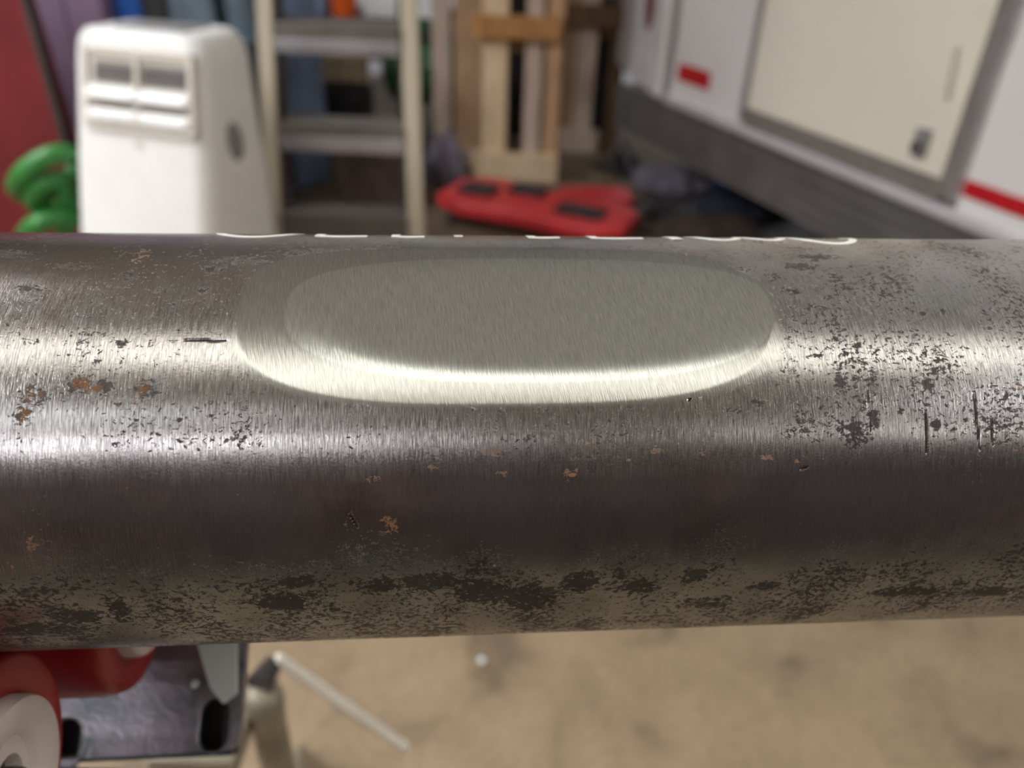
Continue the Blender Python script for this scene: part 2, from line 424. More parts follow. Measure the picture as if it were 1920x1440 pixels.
    # pale scale flecks low on the pipe
    col = mix(mth('MULTIPLY', mth('MULTIPLY', vlow, mr(specn, .42, .34)), .5), col, (.50, .47, .42))
    # machined surface
    hatch = noise(4600, 260, det=1, rot=R_(-9))
    hatch2 = noise(2500, 170, det=1, rot=R_(-3))
    hm = mth('ADD', mth('MULTIPLY', hatch, .6), mth('MULTIPLY', hatch2, .4))
    gcol = mix(mr(hm, .35, .65), (.46, .49, .47), (.66, .69, .665))
    gcol = mix(mth('MULTIPLY', mth('SUBTRACT', 1., inner_), .35), gcol, (.30, .28, .26))
    col = mix(ground, col, gcol)
    col = mix(mth('MULTIPLY', attr('scratch'), .9), col, (.04, .02, .02))
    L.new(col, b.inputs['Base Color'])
    ior = mr(sp, 0., 1., .5, .15); L.new(ior, b.inputs['Specular IOR Level'])
    notpit = mth('SUBTRACT', 1.0, mth('MULTIPLY', mth('MAXIMUM', sp, rst), ng))
    met = mth('MULTIPLY', mth('SUBTRACT', .95, mth('MULTIPLY', low, .15)), mth('ADD', mth('MULTIPLY', notpit, .8), .2))
    L.new(met, b.inputs['Metallic'])
    rg = mth('ADD', mr(streak2, .3, .7, .15, .25), mth('MULTIPLY', mth('SUBTRACT', 1., notpit), .25))
    rg = mth('ADD', rg, mth('MULTIPLY', low, .02))
    rmix = N.new('ShaderNodeMix'); L.new(ground, rmix.inputs[0]); L.new(rg, rmix.inputs[2]); rmix.inputs[3].default_value = .24
    L.new(rmix.outputs[0], b.inputs['Roughness'])
    # relief
    hgt = mth('ADD', mth('MULTIPLY', streak, .55), mth('MULTIPLY', grain, .25))
    hgt = mth('SUBTRACT', hgt, mth('MULTIPLY', sp, .35))
    hx = N.new('ShaderNodeMix'); L.new(ground, hx.inputs[0]); L.new(hgt, hx.inputs[2]); L.new(mth('MULTIPLY', hm, .95), hx.inputs[3])
    hh = mth('SUBTRACT', hx.outputs[0], mth('MULTIPLY', attr('scratch'), 2.0))
    bp = N.new('ShaderNodeBump'); bp.inputs['Strength'].default_value = .8; bp.inputs['Distance'].default_value = .00012
    L.new(hh, bp.inputs['Height']); L.new(bp.outputs[0], b.inputs['Normal'])
    return m
M['pipe'] = pipe_material()

def grid_mesh(name, fmask, parent=None):
    idx = np.arange((NS+1)*(NT+1)).reshape(NS+1, NT+1)
    q = np.stack([idx[:-1, :-1], idx[1:, :-1], idx[1:, 1:], idx[:-1, 1:]], -1)[fmask]
    used, inv = np.unique(q, return_inverse=True); q = inv.reshape(-1, 4)
    P = PP.reshape(-1, 3)[used]; Nn = NN.reshape(-1, 3)[used]
    me = bpy.data.meshes.new(name)
    me.vertices.add(len(P)); me.vertices.foreach_set('co', (P-PC).ravel())
    me.loops.add(q.size); me.loops.foreach_set('vertex_index', q.ravel().astype(np.int32))
    me.polygons.add(len(q)); me.polygons.foreach_set('loop_start', np.arange(0, q.size, 4, dtype=np.int32))
    me.polygons.foreach_set('loop_total', np.full(len(q), 4, np.int32))
    me.update(calc_edges=True)
    u = me.uv_layers.new(name='UVMap')
    UV = np.stack([SS.ravel()[used], np.radians(TT.ravel()[used])*RP], -1)[q.ravel()]
    u.data.foreach_set('uv', UV.ravel())
    right = np.clip((SS-.05)/.05, 0, 1)*np.clip((TT+75)/20, 0, 1)
    for nm, a in (('ground', grd), ('inner', inner), ('rust', rust), ('dark', dark), ('scratch', scr), ('rightside', right)):
        at = me.attributes.new(nm, 'FLOAT', 'POINT'); at.data.foreach_set('value', a.ravel()[used].astype(np.float32))
    me.polygons.foreach_set('use_smooth', np.ones(len(q), bool))
    me.normals_split_custom_set_from_vertices(Nn.tolist())
    me.materials.append(M['pipe'])
    o = bpy.data.objects.new(name, me); COL.objects.link(o)
    if parent: o.parent = parent
    return o
gm = grd[:-1, :-1] > .02
pipe = empty('steel_pipe', PC, label='large round bare steel pipe across the whole picture with a ground flat on top', cat='pipe')
grid_mesh('pipe_wall', ~gm, pipe)
gf = grid_mesh('ground_flat', gm, pipe)
gf['label'] = 'smooth pale oval ground into the speckled steel'
# rest of the tube (ends, back, inside), coarse
def pipe_rest():
    bm = bmesh.new(); L0, L1 = -.75, 1.05; RI = RP-.006
    ths = [T1+(360-(T1-T0))*k/80 for k in range(81)]
    full = list(np.linspace(T0, T1, 61))+ths[1:-1]
    P = lambda s, t, r: Vector(s*AX+r*math.cos(R_(t))*PU+r*math.sin(R_(t))*PV)
    def shell(s0, s1, tl, r, closed):
        a = [bm.verts.new(P(s0, t, r)) for t in tl]; b = [bm.verts.new(P(s1, t, r)) for t in tl]; n = len(tl)
        for i in range(n if closed else n-1): bm.faces.new((a[i], a[(i+1) % n], b[(i+1) % n], b[i]))
        return a, b
    shell(S0, S1, ths, RP, False)
    a0, _ = shell(L0, S0, full, RP, True); _, b1 = shell(S1, L1, full, RP, True)
    i0, i1 = shell(L0, L1, full, RI, True); n = len(full)
    for i in range(n):
        bm.faces.new((a0[i], a0[(i+1) % n], i0[(i+1) % n], i0[i])); bm.faces.new((b1[i], b1[(i+1) % n], i1[(i+1) % n], i1[i]))
    me = bpy.data.meshes.new('pipe_ends'); uvl = bm.loops.layers.uv.new('UVMap')
    for f in bm.faces:
        f.smooth = True
        for l in f.loops:
            c = np.array(l.vert.co); s = c @ AX; t = math.atan2(c @ PV, c @ PU); l[uvl].uv = (s, t*RP if t < 2.2 else (t-2*math.pi)*RP)
    bm.to_mesh(me); bm.free(); me.materials.append(M['pipe'])
    o = bpy.data.objects.new('pipe_run', me); COL.objects.link(o); o.parent = pipe
pipe_rest()

# white stencilled characters: only their lower edges show over the pipe's far shoulder
def stencil(x0, x1, dip, kind):
    sa, _ = hit(x0, 446); sb, _ = hit(x1, 446); sm = (sa+sb)/2
    ysil = 435+15*((x0+x1)/2)/1920
    _, tsil = hit((x0+x1)/2, ysil+.2)
    _, tb = hit((x0+x1)/2, ysil+dip)
    tb = math.radians(tb)*RP; tsil = math.radians(tsil)*RP
    Hh = .0135; a = (sb-sa)/2/.9; sw = .0021
    bm = bmesh.new(); rh = RP+.00012
    def pt(s, v, r): 
        t = v/RP; return Vector(s*AX+r*math.cos(t)*PU+r*math.sin(t)*PV)
    def strip(cl, wd):
        prev = None
        for (s, v, nx, ny) in cl:
            cur = [bm.verts.new(pt(s-nx*wd/2, v-ny*wd/2, r)) for r in (RP-.0002, rh)]+[bm.verts.new(pt(s+nx*wd/2, v+ny*wd/2, r)) for r in (rh, RP-.0002)]
            if prev:
                for k in range(3): bm.faces.new((prev[k], prev[k+1], cur[k+1], cur[k]))
            prev = cur
    if kind == 'round':
        cv = tb+Hh; cl = []
        for k in range(49):
            g = math.pi*2*k/48; cl.append((sm+a*math.sin(g), cv-Hh*math.cos(g), math.sin(g), -math.cos(g)))
        strip(cl, sw)
    elif kind == 'flat':
        strip([(sa+(sb-sa)*k/12, tb+.0004*math.cos(k/12*6.28), 0, -1) for k in range(13)], sw)
        strip([(sa+.001, tb+k*.003, 1, 0) for k in range(9)], sw)
    else:
        strip([(sm, tb+k*.003, 1, 0) for k in range(9)], (sb-sa))
    link('painted_letter', bm, M['mark_paint'], pipe, smooth=True)
for q in [(395,540,5.5,'round'),(587,687,3.2,'flat'),(733,796,3.0,'flat'),(852,868,3.0,'stem'),(992,1050,2.6,'flat'),(1107,1203,2.8,'flat'),(1254,1273,4.5,'stem'),(1306,1384,4.5,'round'),(1392,1462,4.2,'round'),(1484,1582,9.5,'round')]:
    stencil(*q)

# ================================================================ ROLLER STAND
WR = RP*.62
def wheel_center(x, y, far):
    d = ray(x, y); oc = CAM-PC; dp = d-AX*(d @ AX); op = oc-AX*(oc @ AX)
    A = dp @ dp; B = 2*dp @ op; c = op @ op-(RP+WR)**2; D = B*B-4*A*c
    t = (-B+(math.sqrt(max(D, 0)) if far else 0))/2/A
    p = CAM+d*t; q = p-PC; s = q @ AX; rr = q-AX*s; L_ = np.linalg.norm(rr); rr = rr/L_*max(L_, RP+WR+.0006)
    return PC+AX*s+rr
W1 = wheel_center(8, 1462, True); W2 = wheel_center(258, 1112, True)
stand_base = np.array([-.16, .30, 0])
stand = empty('pipe_stand', stand_base, label='pipe stand with red roller wheels and zinc bracket under the left end of the pipe', cat='stand')
SB = Vector(stand_base)
def wheel(c):
    Mx = frame(Vector(c)-SB, AX)      # local z along pipe, z=0 is the right-hand face
    wd = .030; bm = bmesh.new(); R = WR; h = R*.64
    pr = [(h, -.0008), (h+.001, .0), (R*.90, .0), (R*.95, -.0010), (R*.985, -.004), (R, -.008), (R, -wd+.008), (R*.985, -wd+.004), (R*.95, -wd+.0008), (h, -wd), (h, -.0008)]
    lathe(bm, pr, Mx, 96)
    t = link('wheel_tread', bm, M['wheel_red'], stand, smooth=True, label='red polyurethane tread of a roller wheel')
    bm = bmesh.new()
    pr = [(R*.18, -.002), (R*.20, .0012), (R*.27, .0014), (R*.30, .0002), (R*.33, .0), (R*.36, .0022), (R*.39, .0030), (R*.56, .0042), (R*.615, .0040), (R*.635, .0022), (R*.638, -wd+.001), (R*.18, -wd+.003)]
    lathe(bm, pr, Mx, 72, closed=True)
    link('wheel_hub', bm, M['wheel_white'], t, smooth=True, label='off-white plastic hub')
    bm = bmesh.new(); lathe(bm, [(0, .0045), (R*.10, .0045), (R*.11, .003), (R*.11, -.003), (R*.178, -.003), (R*.178, -wd-.006), (0, -wd-.006)], Mx, 36)
    link('axle_bolt', bm, M['bearing'], t, smooth=True)
wheel(W1); wheel(W2)
# zinc bracket plate behind the far wheel
pn = np.cross(AX, np.array([0, .80, .60])); pn = pn/np.linalg.norm(pn)
pn = pn if pn @ fw < 0 else -pn
pp0 = W2-pn*(WR+.006)
pe1 = AX; pe2 = np.cross(pn, pe1); pe2 = pe2 if pe2[2] > 0 else -pe2
def pl(x, y):
    q = onplane(x, y, pp0, pn)-pp0; return (q @ pe1, q @ pe2)
Mp = Matrix(((pe1[0], pe2[0], pn[0], pp0[0]-stand_base[0]), (pe1[1], pe2[1], pn[1], pp0[1]-stand_base[1]), (pe1[2], pe2[2], pn[2], pp0[2]-stand_base[2]), (0, 0, 0, 1)))
def rrect(x0, x1, y0, y1, r, n=8):
    out = []
    for cx, cy, a0 in ((x1-r, y1-r, 0), (x0+r, y1-r, 90), (x0+r, y0+r, 180), (x1-r, y0+r, 270)):
        for k in range(n+1):
            a = R_(a0+90*k/n); out.append((cx+r*math.cos(a), cy+r*math.sin(a)))
    return out
xr, yb = pl(448, 1400)[0], pl(430, 1408)[1]
x_l = pl(-120, 1440)[0]; y_t = pl(460, 1150)[1]
holes = []
for (hx, hy) in ((402, 1360), (120, 1398)):
    cx, cy = pl(hx, hy)
    hw, hh = .0058, .0098
    holes.append(rrect(cx-hw, cx+hw, cy-hh, cy+hh, hw*.98, 8))
def holed(outer, holes, th, M4, rim=0.0):
    bm = bmesh.new()
    def loop(pts, z):
        v = [bm.verts.new((x, y, z)) for x, y in pts]; return v, [bm.edges.new((v[i], v[(i+1) % len(v)])) for i in range(len(v))]
    for z in (0, -th):
        es = []
        for pts in [outer]+holes: es += loop(pts, z)[1]
        bmesh.ops.triangle_fill(bm, use_beauty=True, use_dissolve=False, edges=es)
    for pts in [outer]+holes:
        n = len(pts); a = [bm.verts.new((x, y, 0)) for x, y in pts]; b = [bm.verts.new((x, y, -th)) for x, y in pts]
        for i in range(n): bm.faces.new((a[i], a[(i+1) % n], b[(i+1) % n], b[i]))
    bmesh.ops.transform(bm, matrix=M4, verts=bm.verts); return bm
link('bracket_plate', holed(rrect(x_l, xr, yb, y_t, .006), holes, .0042, Mp), M['zinc'], stand, label='zinc plated bracket plate with two slotted holes')
bm = bmesh.new(); box(bm, x_l, xr-.004, yb-.002, y_t, -.016, -.012, Mp)
for (a_, b2) in ((yb-.002, yb+.001), (y_t-.003, y_t)): box(bm, x_l, xr-.004, a_, b2, -.016, -.0045, Mp)
box(bm, xr-.008, xr-.004, yb+.001, y_t, -.016, -.0045, Mp)
link('dark_backing', bm, M['black_pad'], stand)  # black backing added behind the plate to keep its slots dark
for hpts in holes:    # pressed rim round each slot
    bm = bmesh.new(); cx = sum(p[0] for p in hpts)/len(hpts); cy = sum(p[1] for p in hpts)/len(hpts)
    tube(bm, [Mp @ Vector((cx+(x-cx)*1.06, cy+(y-cy)*1.04, -.0003)) for x, y in hpts], .0005, 8, closed=True)
    link('slot_rim', bm, M['zinc'], stand, smooth=True)
# folded gusset at the plate's upper right, reflected light in its colour; rivet
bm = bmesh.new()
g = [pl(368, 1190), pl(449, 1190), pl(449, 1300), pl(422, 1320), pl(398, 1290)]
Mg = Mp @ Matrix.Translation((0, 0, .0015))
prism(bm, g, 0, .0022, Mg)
link('gusset', bm, M['zinc_lit'], stand, bevel=.0006, label='folded gusset with reflected light put into its pale bluish colour')
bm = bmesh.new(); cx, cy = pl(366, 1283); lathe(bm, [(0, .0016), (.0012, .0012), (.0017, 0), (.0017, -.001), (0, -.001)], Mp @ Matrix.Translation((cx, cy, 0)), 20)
link('rivet', bm, M['zinc_lit'], stand, smooth=True)
# lower V arm under the near wheel
bm = bmesh.new()
a2 = W1-pn*0+np.array([0, .012, -(WR+.012)]); q = Vector(a2)-SB
box(bm, -.075, .012, -.035, .045, -.004, 0, Matrix.Translation(q) @ Matrix.Rotation(R_(-35), 4, 'X'))
link('bracket_plate', bm, M['zinc'], stand, bevel=.001)
# post, socket and clamp screw with its bar
def W(p): return Vector(p)-SB
zpost = atY(500, 1290, .40)
px, py = zpost[0]-.005, zpost[1]
bm = bmesh.new(); lathe(bm, [(0, zpost[2]), (.008, zpost[2]-.0005), (.014, zpost[2]-.005), (.0170, zpost[2]-.013), (.0165, zpost[2]-.026), (.0145, zpost[2]-.05), (.0145, .32), (.024, .31), (.026, .24), (0, .24)], Matrix.Translation(W((px, py, 0))), 32)
link('post', bm, M['cast_grey'], stand, smooth=True)
bm = bmesh.new(); zc = zpost[2]-.04
box(bm, -.075, -.008, -.055, .02, 0, .022, Matrix.Translation(W((px, py, zc))))
link('stand_head', bm, M['cast_grey'], stand, bevel=.003, smooth=True)
bm = bmesh.new()
for k in range(3):
    a = R_(90+120*k+20); tube(bm, [W((px, py, .30)), W((px+.16*math.cos(a), py+.16*math.sin(a), .18)), W((px+.33*math.cos(a), py+.33*math.sin(a), .014))], .012, 12)
    link('leg', bm, M['cast_grey'], stand, smooth=True); bm = bmesh.new()
bm.free()
ha = atY(527, 1238, .42); hb = atY(757, 1398, .43)
bm = bmesh.new(); tube(bm, [W(ha), W(hb)], .0049, 16)
h_ = link('clamp_bar', bm, M['handle_cream'], stand, smooth=True, label='thin off-white round clamp bar sticking out to the lower right')
for p in (ha, hb):
    d = (np.array(hb)-np.array(ha)); d = d/np.linalg.norm(d)
    bm = bmesh.new(); lathe(bm, [(0, -.006), (.0035, -.0055), (.0050, -.003), (.0050, .003), (.0035, .0055), (0, .006)], frame(W(p), d), 20)
    link('bar_end', bm, M['handle_cream'], h_, smooth=True)
bm = bmesh.new(); tube(bm, [W((px, py-.002, ha[2]-.004)), W(np.array(ha)+np.array([-.006, 0, -.002]))], [.012, .007], 16)
link('clamp_screw', bm, M['dark_steel'], stand, smooth=True)

# ================================================================ DARK BENCH ADDED BEHIND THE CAMERA (gives the pipe a dark reflection)
t = empty('added_bench', (0.3, -1.15, 0), label='dark bench added unseen behind the camera for its reflection in the pipe', cat='added_bench')
link('added_bench_top', bx(-1.1, 1.3, -.35, .30, .93, .98), M['added_bench_dark'], t, bevel=.005)
link('added_bench_front', bx(-1.05, 1.25, -.25, .25, .10, .93), M['added_bench_dark'], t)
link('added_bench_drawer', bx(-1.0, .1, .25, .275, .55, .88), M['brown_cloth'], t, bevel=.005)
link('added_bench_drawer', bx(.15, 1.2, .25, .275, .55, .88), M['brown_cloth'], t, bevel=.005)
for x in (-1.0, 1.15): link('leg', bx(x, x+.06, -.2, .2, 0, .10), M['added_bench_dark'], t)

# ================================================================ PORTABLE AIR CONDITIONER
acp = atY(330, 250, 1.98)
acW, acD, acH = .40, .22, .0
ACZ = atY(320, 52, 2.05)[2]
ac = empty('air_conditioner', (acp[0]-.025, 2.06, 0), R_(-17), label='white portable air conditioner with louvred grille on its upper front', cat='air conditioner')
def ac_body():
    bm = bmesh.new(); hw, H = acW/2, ACZ
    # horizontal cross sections, stacked; corners rounded, top rounded over
    secs = []
    def sec(z, sx, sy, dy=0):
        pts = []
        for x, y in rrect(-sx, sx, -sy, sy, min(.055, sx*.4, sy*.4), 6): pts.append(bm.verts.new((x, y+dy, z)))
        secs.append(pts)
    D = acD/2
    sec(.04, hw*1.0, D); sec(.30, hw*1.0, D*1.0); sec(.55, hw*.99, D*.99); sec(H-.20, hw*.965, D*.98); sec(H-.075, hw*.95, D*.97)
    for k in range(1, 9):
        a = R_(90*k/8); sec(H-.075+.075*math.sin(a), hw*(.95-.22*(1-math.cos(a))), D*(.97-.16*(1-math.cos(a))), .0)
    for A, B in zip(secs, secs[1:]):
        n = len(A)
        for i in range(n): bm.faces.new((A[i], A[(i+1) % n], B[(i+1) % n], B[i]))
    bm.faces.new(list(reversed(secs[0]))); bm.faces.new(secs[-1]); return bm
link('body', ac_body(), M['white_plastic'], ac, smooth=True)
yf = -acD/2
gz0, gz1, gx0, gx1 = ACZ-.218, ACZ-.036, -.140, .176
bm = bmesh.new()
for (a, b_, c, d) in ((gx0, gx1, gz1-.016, gz1), (gx0, gx1, gz0, gz0+.012), (gx0, gx0+.014, gz0, gz1), (gx1-.014, gx1, gz0, gz1)): box(bm, a, b_, yf-.010, yf+.01, c, d)
link('grille_frame', bm, M['off_white'], ac, bevel=.003)
link('grille_back', bx(gx0+.01, gx1-.01, yf-.0015, yf+.012, gz0+.01, gz1-.01), M['off_white'], ac)
mid = (gx0+gx1)/2
for zc in (gz1-.040, gz1-.069):
    for (a, b_) in ((gx0+.032, mid-.012), (mid+.012, gx1-.022)): link('vent_opening', bx(a, b_, yf-.004, yf+.01, zc-.0105, zc+.0105), M['dark_slot'], ac)
for zc in (gz1-.0545,):
    for (a, b_) in ((gx0+.032, mid-.012), (mid+.012, gx1-.022)): link('vent_bar', bx(a, b_, yf-.006, yf+.01, zc-.0035, zc+.0035), M['dark_plastic'], ac)
for zc, hh in ((gz1-.101, .014), (gz1-.150, .011)):
    for (a, b_) in ((gx0+.018, mid-.005), (mid+.005, gx1-.018)):
        bm = bmesh.new(); box(bm, a, b_, -.010, .002, -hh, hh, Matrix.Translation((0, yf-.006, zc)) @ Matrix.Rotation(R_(-28), 4, 'X'))
        link('louvre', bm, M['white_plastic'], ac, bevel=.002)
for (a, b_) in ((gx0+.025, mid-.007), (mid+.007, gx1-.022)): link('vent_gap', bx(a, b_, yf-.006, yf+.01, gz1-.131, gz1-.123), M['dark_slot'], ac)
link('grille_divider', bx(mid-.005, mid+.005, yf-.012, yf+.01, gz0+.01, gz1-.012), M['off_white'], ac)
bm = bmesh.new(); lathe(bm, [(0, .002), (.011, .002), (.012, 0), (.012, -.01), (0, -.01)], frame((mid-.01, yf, gz0-.028), (0, -1, 0)), 24)
link('emblem', bm, M['off_white'], ac, smooth=True)
link('control_panel', bx(-.095, .105, -acD*.22, .06, ACZ-.02, ACZ+.006), M['grey_plastic'], ac, bevel=.005)
bm = bmesh.new(); Mh = Matrix.Translation((acW/2*.975, -.01, ACZ-.25)) @ Matrix.Rotation(R_(90), 4, 'Y') @ Matrix.Rotation(R_(12), 4, 'Z')
lathe(bm, [(0, .004), (.042, .004), (.050, .002), (.052, -.01), (0, -.01)], Mh @ Matrix.Diagonal((1, .5, 1, 1)), 32)
link('carry_recess', bm, M['grey_plastic'], ac, smooth=True, label='grey recessed side grip')
for o_ in [c for c in ac.children]:
    for v in o_.data.vertices:          # the real housing flares towards its foot
        t_ = max(0, ACZ-.05-v.co.z)/ACZ; v.co.y -= .20*t_*min(max(.5-v.co.y/acD, 0), 1.05); v.co.x -= .055*t_*min(max(.5-v.co.x/acW, 0), 1)
for x in (-.15, .15):
    for y in (-.11, .11):
        bm = bmesh.new(); lathe(bm, [(0, -.012), (.02, -.012), (.02, .012), (0, .012)], frame((x, y, .02), (1, 0, 0)), 20); link('caster', bm, M['dark_plastic'], ac, smooth=True)

# ================================================================ STEP LADDER
LP0 = np.array([0, 2.32, 0]); Ln = np.array([0, -math.cos(R_(10)), math.sin(R_(10))*1.0])
def ladp(x, y): return onplane(x, y, LP0, Ln)
lb = ladp(660, 440); ladx = lb[0]
ladder = empty('step_ladder', (ladx, 2.40, 0), label='step ladder with beige rails and flat grey steps right of the white air conditioner', cat='ladder')
LO = Vector((ladx, 2.40, 0))
def railline(xa, ya, xb, yb_):
    a, b_ = ladp(xa, ya), ladp(xb, yb_); d = (a-b_)/(a[2]-b_[2])
    return b_+d*(0-b_[2]), b_+d*(1.75-b_[2])
LR = [railline(499, 0, 513, 440), railline(766, 0, 783, 440)]
# keep true rail convergence: use the photographed slopes
LR = [railline(496, 0, 517, 440), railline(767, 0, 781, 440)]
def beam(bm, a, b_, wx, wy):
    a, b_ = Vector(a), Vector(b_); d = (b_-a); L_ = d.length; d.normalize()
    x = Vector((1, 0, 0)); x = (x-d*x.dot(d)).normalized(); y = d.cross(x)
    Mm = Matrix(((x[0], y[0], d[0], a[0]), (x[1], y[1], d[1], a[1]), (x[2], y[2], d[2], a[2]), (0, 0, 0, 1)))
    box(bm, -wx/2, wx/2, -wy/2, wy/2, 0, L_, Mm)
for i, (a, b_) in enumerate(LR):
    bm = bmesh.new(); beam(bm, Vector(a)-LO, Vector(b_)-LO, .050 if i else .046, .026)
    link('rail', bm, M['ladder_rail'], ladder, bevel=.004)
    s = 1 if i == 0 else -1
    bm = bmesh.new(); beam(bm, Vector(a)-LO+Vector((s*.030, .035, 0)), Vector(b_)-LO+Vector((s*.030, .035, 0)), .008, .06)
    link('rail_flange', bm, M['dark_steel'], ladder)
    bm = bmesh.new(); A = Vector(a)-LO+Vector((-.13, .62, 0)); B = Vector(b_)-LO+Vector((-.02, .10, -.05)); beam(bm, A, B, .03, .02)
    link('rear_leg', bm, M['dark_steel'], ladder)
def lx(i, z):
    a, b_ = LR[i]; f = z/1.75; return a+(b_-a)*f
for yt, yl, yb2 in ((44, 74, 101), (231, 255, 284), (398, 447, 475)):
    z2, z, z0_ = ladp(640, yt)[2], ladp(640, yl)[2], ladp(640, yb2)[2]
    a, b_ = Vector(lx(0, z))-LO, Vector(lx(1, z))-LO; g = .028
    st = link('step', bx(a.x+g, b_.x-g, a.y-.018, a.y+.10, z, z2), M['tread_top'], ladder, bevel=.002)
    link('step_lip', bx(a.x+g, b_.x-g, a.y-.024, a.y-.004, z0_, z-.0005), M['tread_lip'], st, bevel=.004)
for z in (1.17, 1.45):
    a, b_ = Vector(lx(0, z))-LO, Vector(lx(1, z))-LO
    st = link('step', bx(a.x+.028, b_.x-.028, a.y-.012, a.y+.115, z-.006, z+.004), M['tread_top'], ladder)
    link('step_lip', bx(a.x+.028, b_.x-.028, a.y-.022, a.y-.0125, z-.042, z+.004), M['tread_lip'], st)
a, b_ = Vector(lx(0, 1.75))-LO, Vector(lx(1, 1.75))-LO
link('top_cap', bx(a.x-.03, b_.x+.03, a.y-.04, a.y+.16, 1.745, 1.80), M['ladder_rail'], ladder, bevel=.008)

# ================================================================ LEFT SIDE
p = atY(50, 100, 2.45)
red = empty('sheet_metal', (p[0]-.3, 2.5, 0), label='dark red painted steel panel at the left edge behind the green hose', cat='panel')
xa, xb = atY(30, 0, 2.45), atY(112, 260, 2.45)
sl = (xb[0]-xa[0])/(xb[2]-xa[2])
bm = bmesh.new(); ox, oy = p[0]-.3, 2.5
def redx(z): return xa[0]+(z-xa[2])*sl-ox
prism(bm, [(-.5, 0), (redx(0), 0), (redx(1.25), 1.25), (-.5, 1.25)], -.05, .0, Matrix.Rotation(R_(90), 4, 'X'))
link('panel_sheet', bm, M['red_paint'], red, bevel=.004)
bm = bmesh.new(); box(bm, -.5, redx(.10)-.02, -.02, 0, .03, .07); link('stiffener', bm, M['red_paint'], red)
a, b_ = atY(48, 0, 2.35), atY(122, 262, 2.35); d = (a-b_)/(a[2]-b_[2]); b0 = b_-d*b_[2]; b1 = b_+d*(1.5-b_[2])
bm = bmesh.new(); tube(bm, [b0+np.array([0, 0, .005]), b1], .013, 14)
tag(link('steel_bar', bm, M['dark_steel'], None, smooth=True), 'thin dark steel bar leaning in front of the red and purple panels', 'bar')
pa, pb = atY(30, 0, 2.9), atY(183, 0, 2.9)
t = empty('storage_cabinet', ((pa[0]+pb[0])/2, 2.95, 0), label='dull purple metal cabinet left of the white air conditioner', cat='cabinet')
hw = (pb[0]-pa[0])/2
link('cabinet_body', bx(-hw, hw, 0, .4, .02, 1.45), M['purple_paint'], t, bevel=.006)
link('door', bx(-hw+.01, -.003, -.016, -.001, .06, 1.42), M['purple_paint'], t, bevel=.004)
link('door', bx(.003, hw-.01, -.016, -.001, .06, 1.42), M['purple_paint'], t, bevel=.004)
# green hose coil
t = empty('garden_hose', atZ(95, 400, 0.0)+np.array([.0, -.75, 0]), label='bright green hose looped in a loose coil by the red panel', cat='hose')
HO = Vector(t.location)
def hose(pxs, Yd, rad):
    pts = []
    ctrl = [Vector(atY(x, y, Yd+dy))-HO for x, y, dy in pxs]
    n = len(ctrl)
    for i in range(n-1):
        p0, p1, p2, p3 = ctrl[max(i-1, 0)], ctrl[i], ctrl[i+1], ctrl[min(i+2, n-1)]
        for k in range(8):
            u = k/8; pts.append(.5*((2*p1)+(-p0+p2)*u+(2*p0-5*p1+4*p2-p3)*u*u+(-p0+3*p1-3*p2+p3)*u**3))
    pts.append(ctrl[-1]); bm = bmesh.new(); tube(bm, pts, rad, 14); return bm
link('hose_loop', hose([(150, 300, .1), (120, 288, 0), (80, 298, -.03), (45, 325, -.04), (32, 352, 0), (60, 368, .06), (110, 350, .12)], 2.0, .026), M['green_rubber'], t, smooth=True)
link('hose_loop', hose([(150, 345, .08), (110, 335, .0), (75, 350, -.03), (62, 375, 0), (90, 395, .04), (140, 380, .1)], 2.0, .024), M['green_rubber'], t, smooth=True)
link('hose_loop', hose([(150, 410, .05), (110, 408, 0), (75, 418, -.03), (50, 440, -.02), (60, 470, .0), (120, 480, .06), (150, 455, .1)], 2.0, .026), M['green_rubber'], t, smooth=True)
link('hose_loop', hose([(140, 320, .1), (132, 360, .05), (125, 420, .05), (110, 480, .05), (100, 560, .1), (90, 640, .2)], 2.0, .024), M['green_rubber'], t, smooth=True)

# things standing behind the air conditioner on a low shelf unit
a, b_ = atY(240, 60, 2.95), atY(470, 60, 2.95)
SZ = atY(340, 75, 2.95)[2]
t = empty('shelf_unit', ((a[0]+b_[0])/2, 3.1, 0), label='low grey shelf unit hidden behind the white air conditioner', cat='shelf')
hw = (b_[0]-a[0])/2
for z in (.05, SZ*.5, SZ-.03): link('shelf_board', bx(-hw, hw, -.2, .2, z, z+.03), M['slate'], t)
for x in (-hw, hw-.03):
    for y in (-.2, .17): link('upright', bx(x, x+.03, y, y+.03, 0, SZ), M['dark_steel'], t)
def jug():
    c = atY(258, 40, 3.05); t = empty('jug', (c[0], 3.05, SZ), label='bright blue plastic jug above the left end of the air conditioner', cat='jug')
    link('body', bx(-.055, .058, -.07, .07, .0, .24), M['bright_blue'], t, bevel=.03, seg=4, smooth=True)
    bm = bmesh.new(); lathe(bm, [(.03, .235), (.03, .27), (.026, .28), (0, .28)], Matrix.Translation((.02, 0, 0)), 20); link('cap', bm, M['dark_plastic'], t, smooth=True)
    bm = bmesh.new(); tube(bm, [(-.045, 0, .23), (-.045, 0, .27), (-.02, 0, .275), (-.01, 0, .235)], .01, 10); link('handle', bm, M['bright_blue'], t, smooth=True)
jug()
c = atY(307, 20, 3.05); t = empty('toolbox', (c[0], 3.05, SZ), label='small black box between the blue jug and the grey bin', cat='box')
link('case', bx(-.04, .04, -.08, .08, 0, .16), M['dark_plastic'], t, bevel=.01); link('lid', bx(-.042, .042, -.083, .083, .162, .20), M['dark_plastic'], t, bevel=.01)
c = atY(374, 20, 3.05); t = empty('storage_bin', (c[0], 3.08, SZ), label='grey storage bin behind the top of the air conditioner', cat='bin')
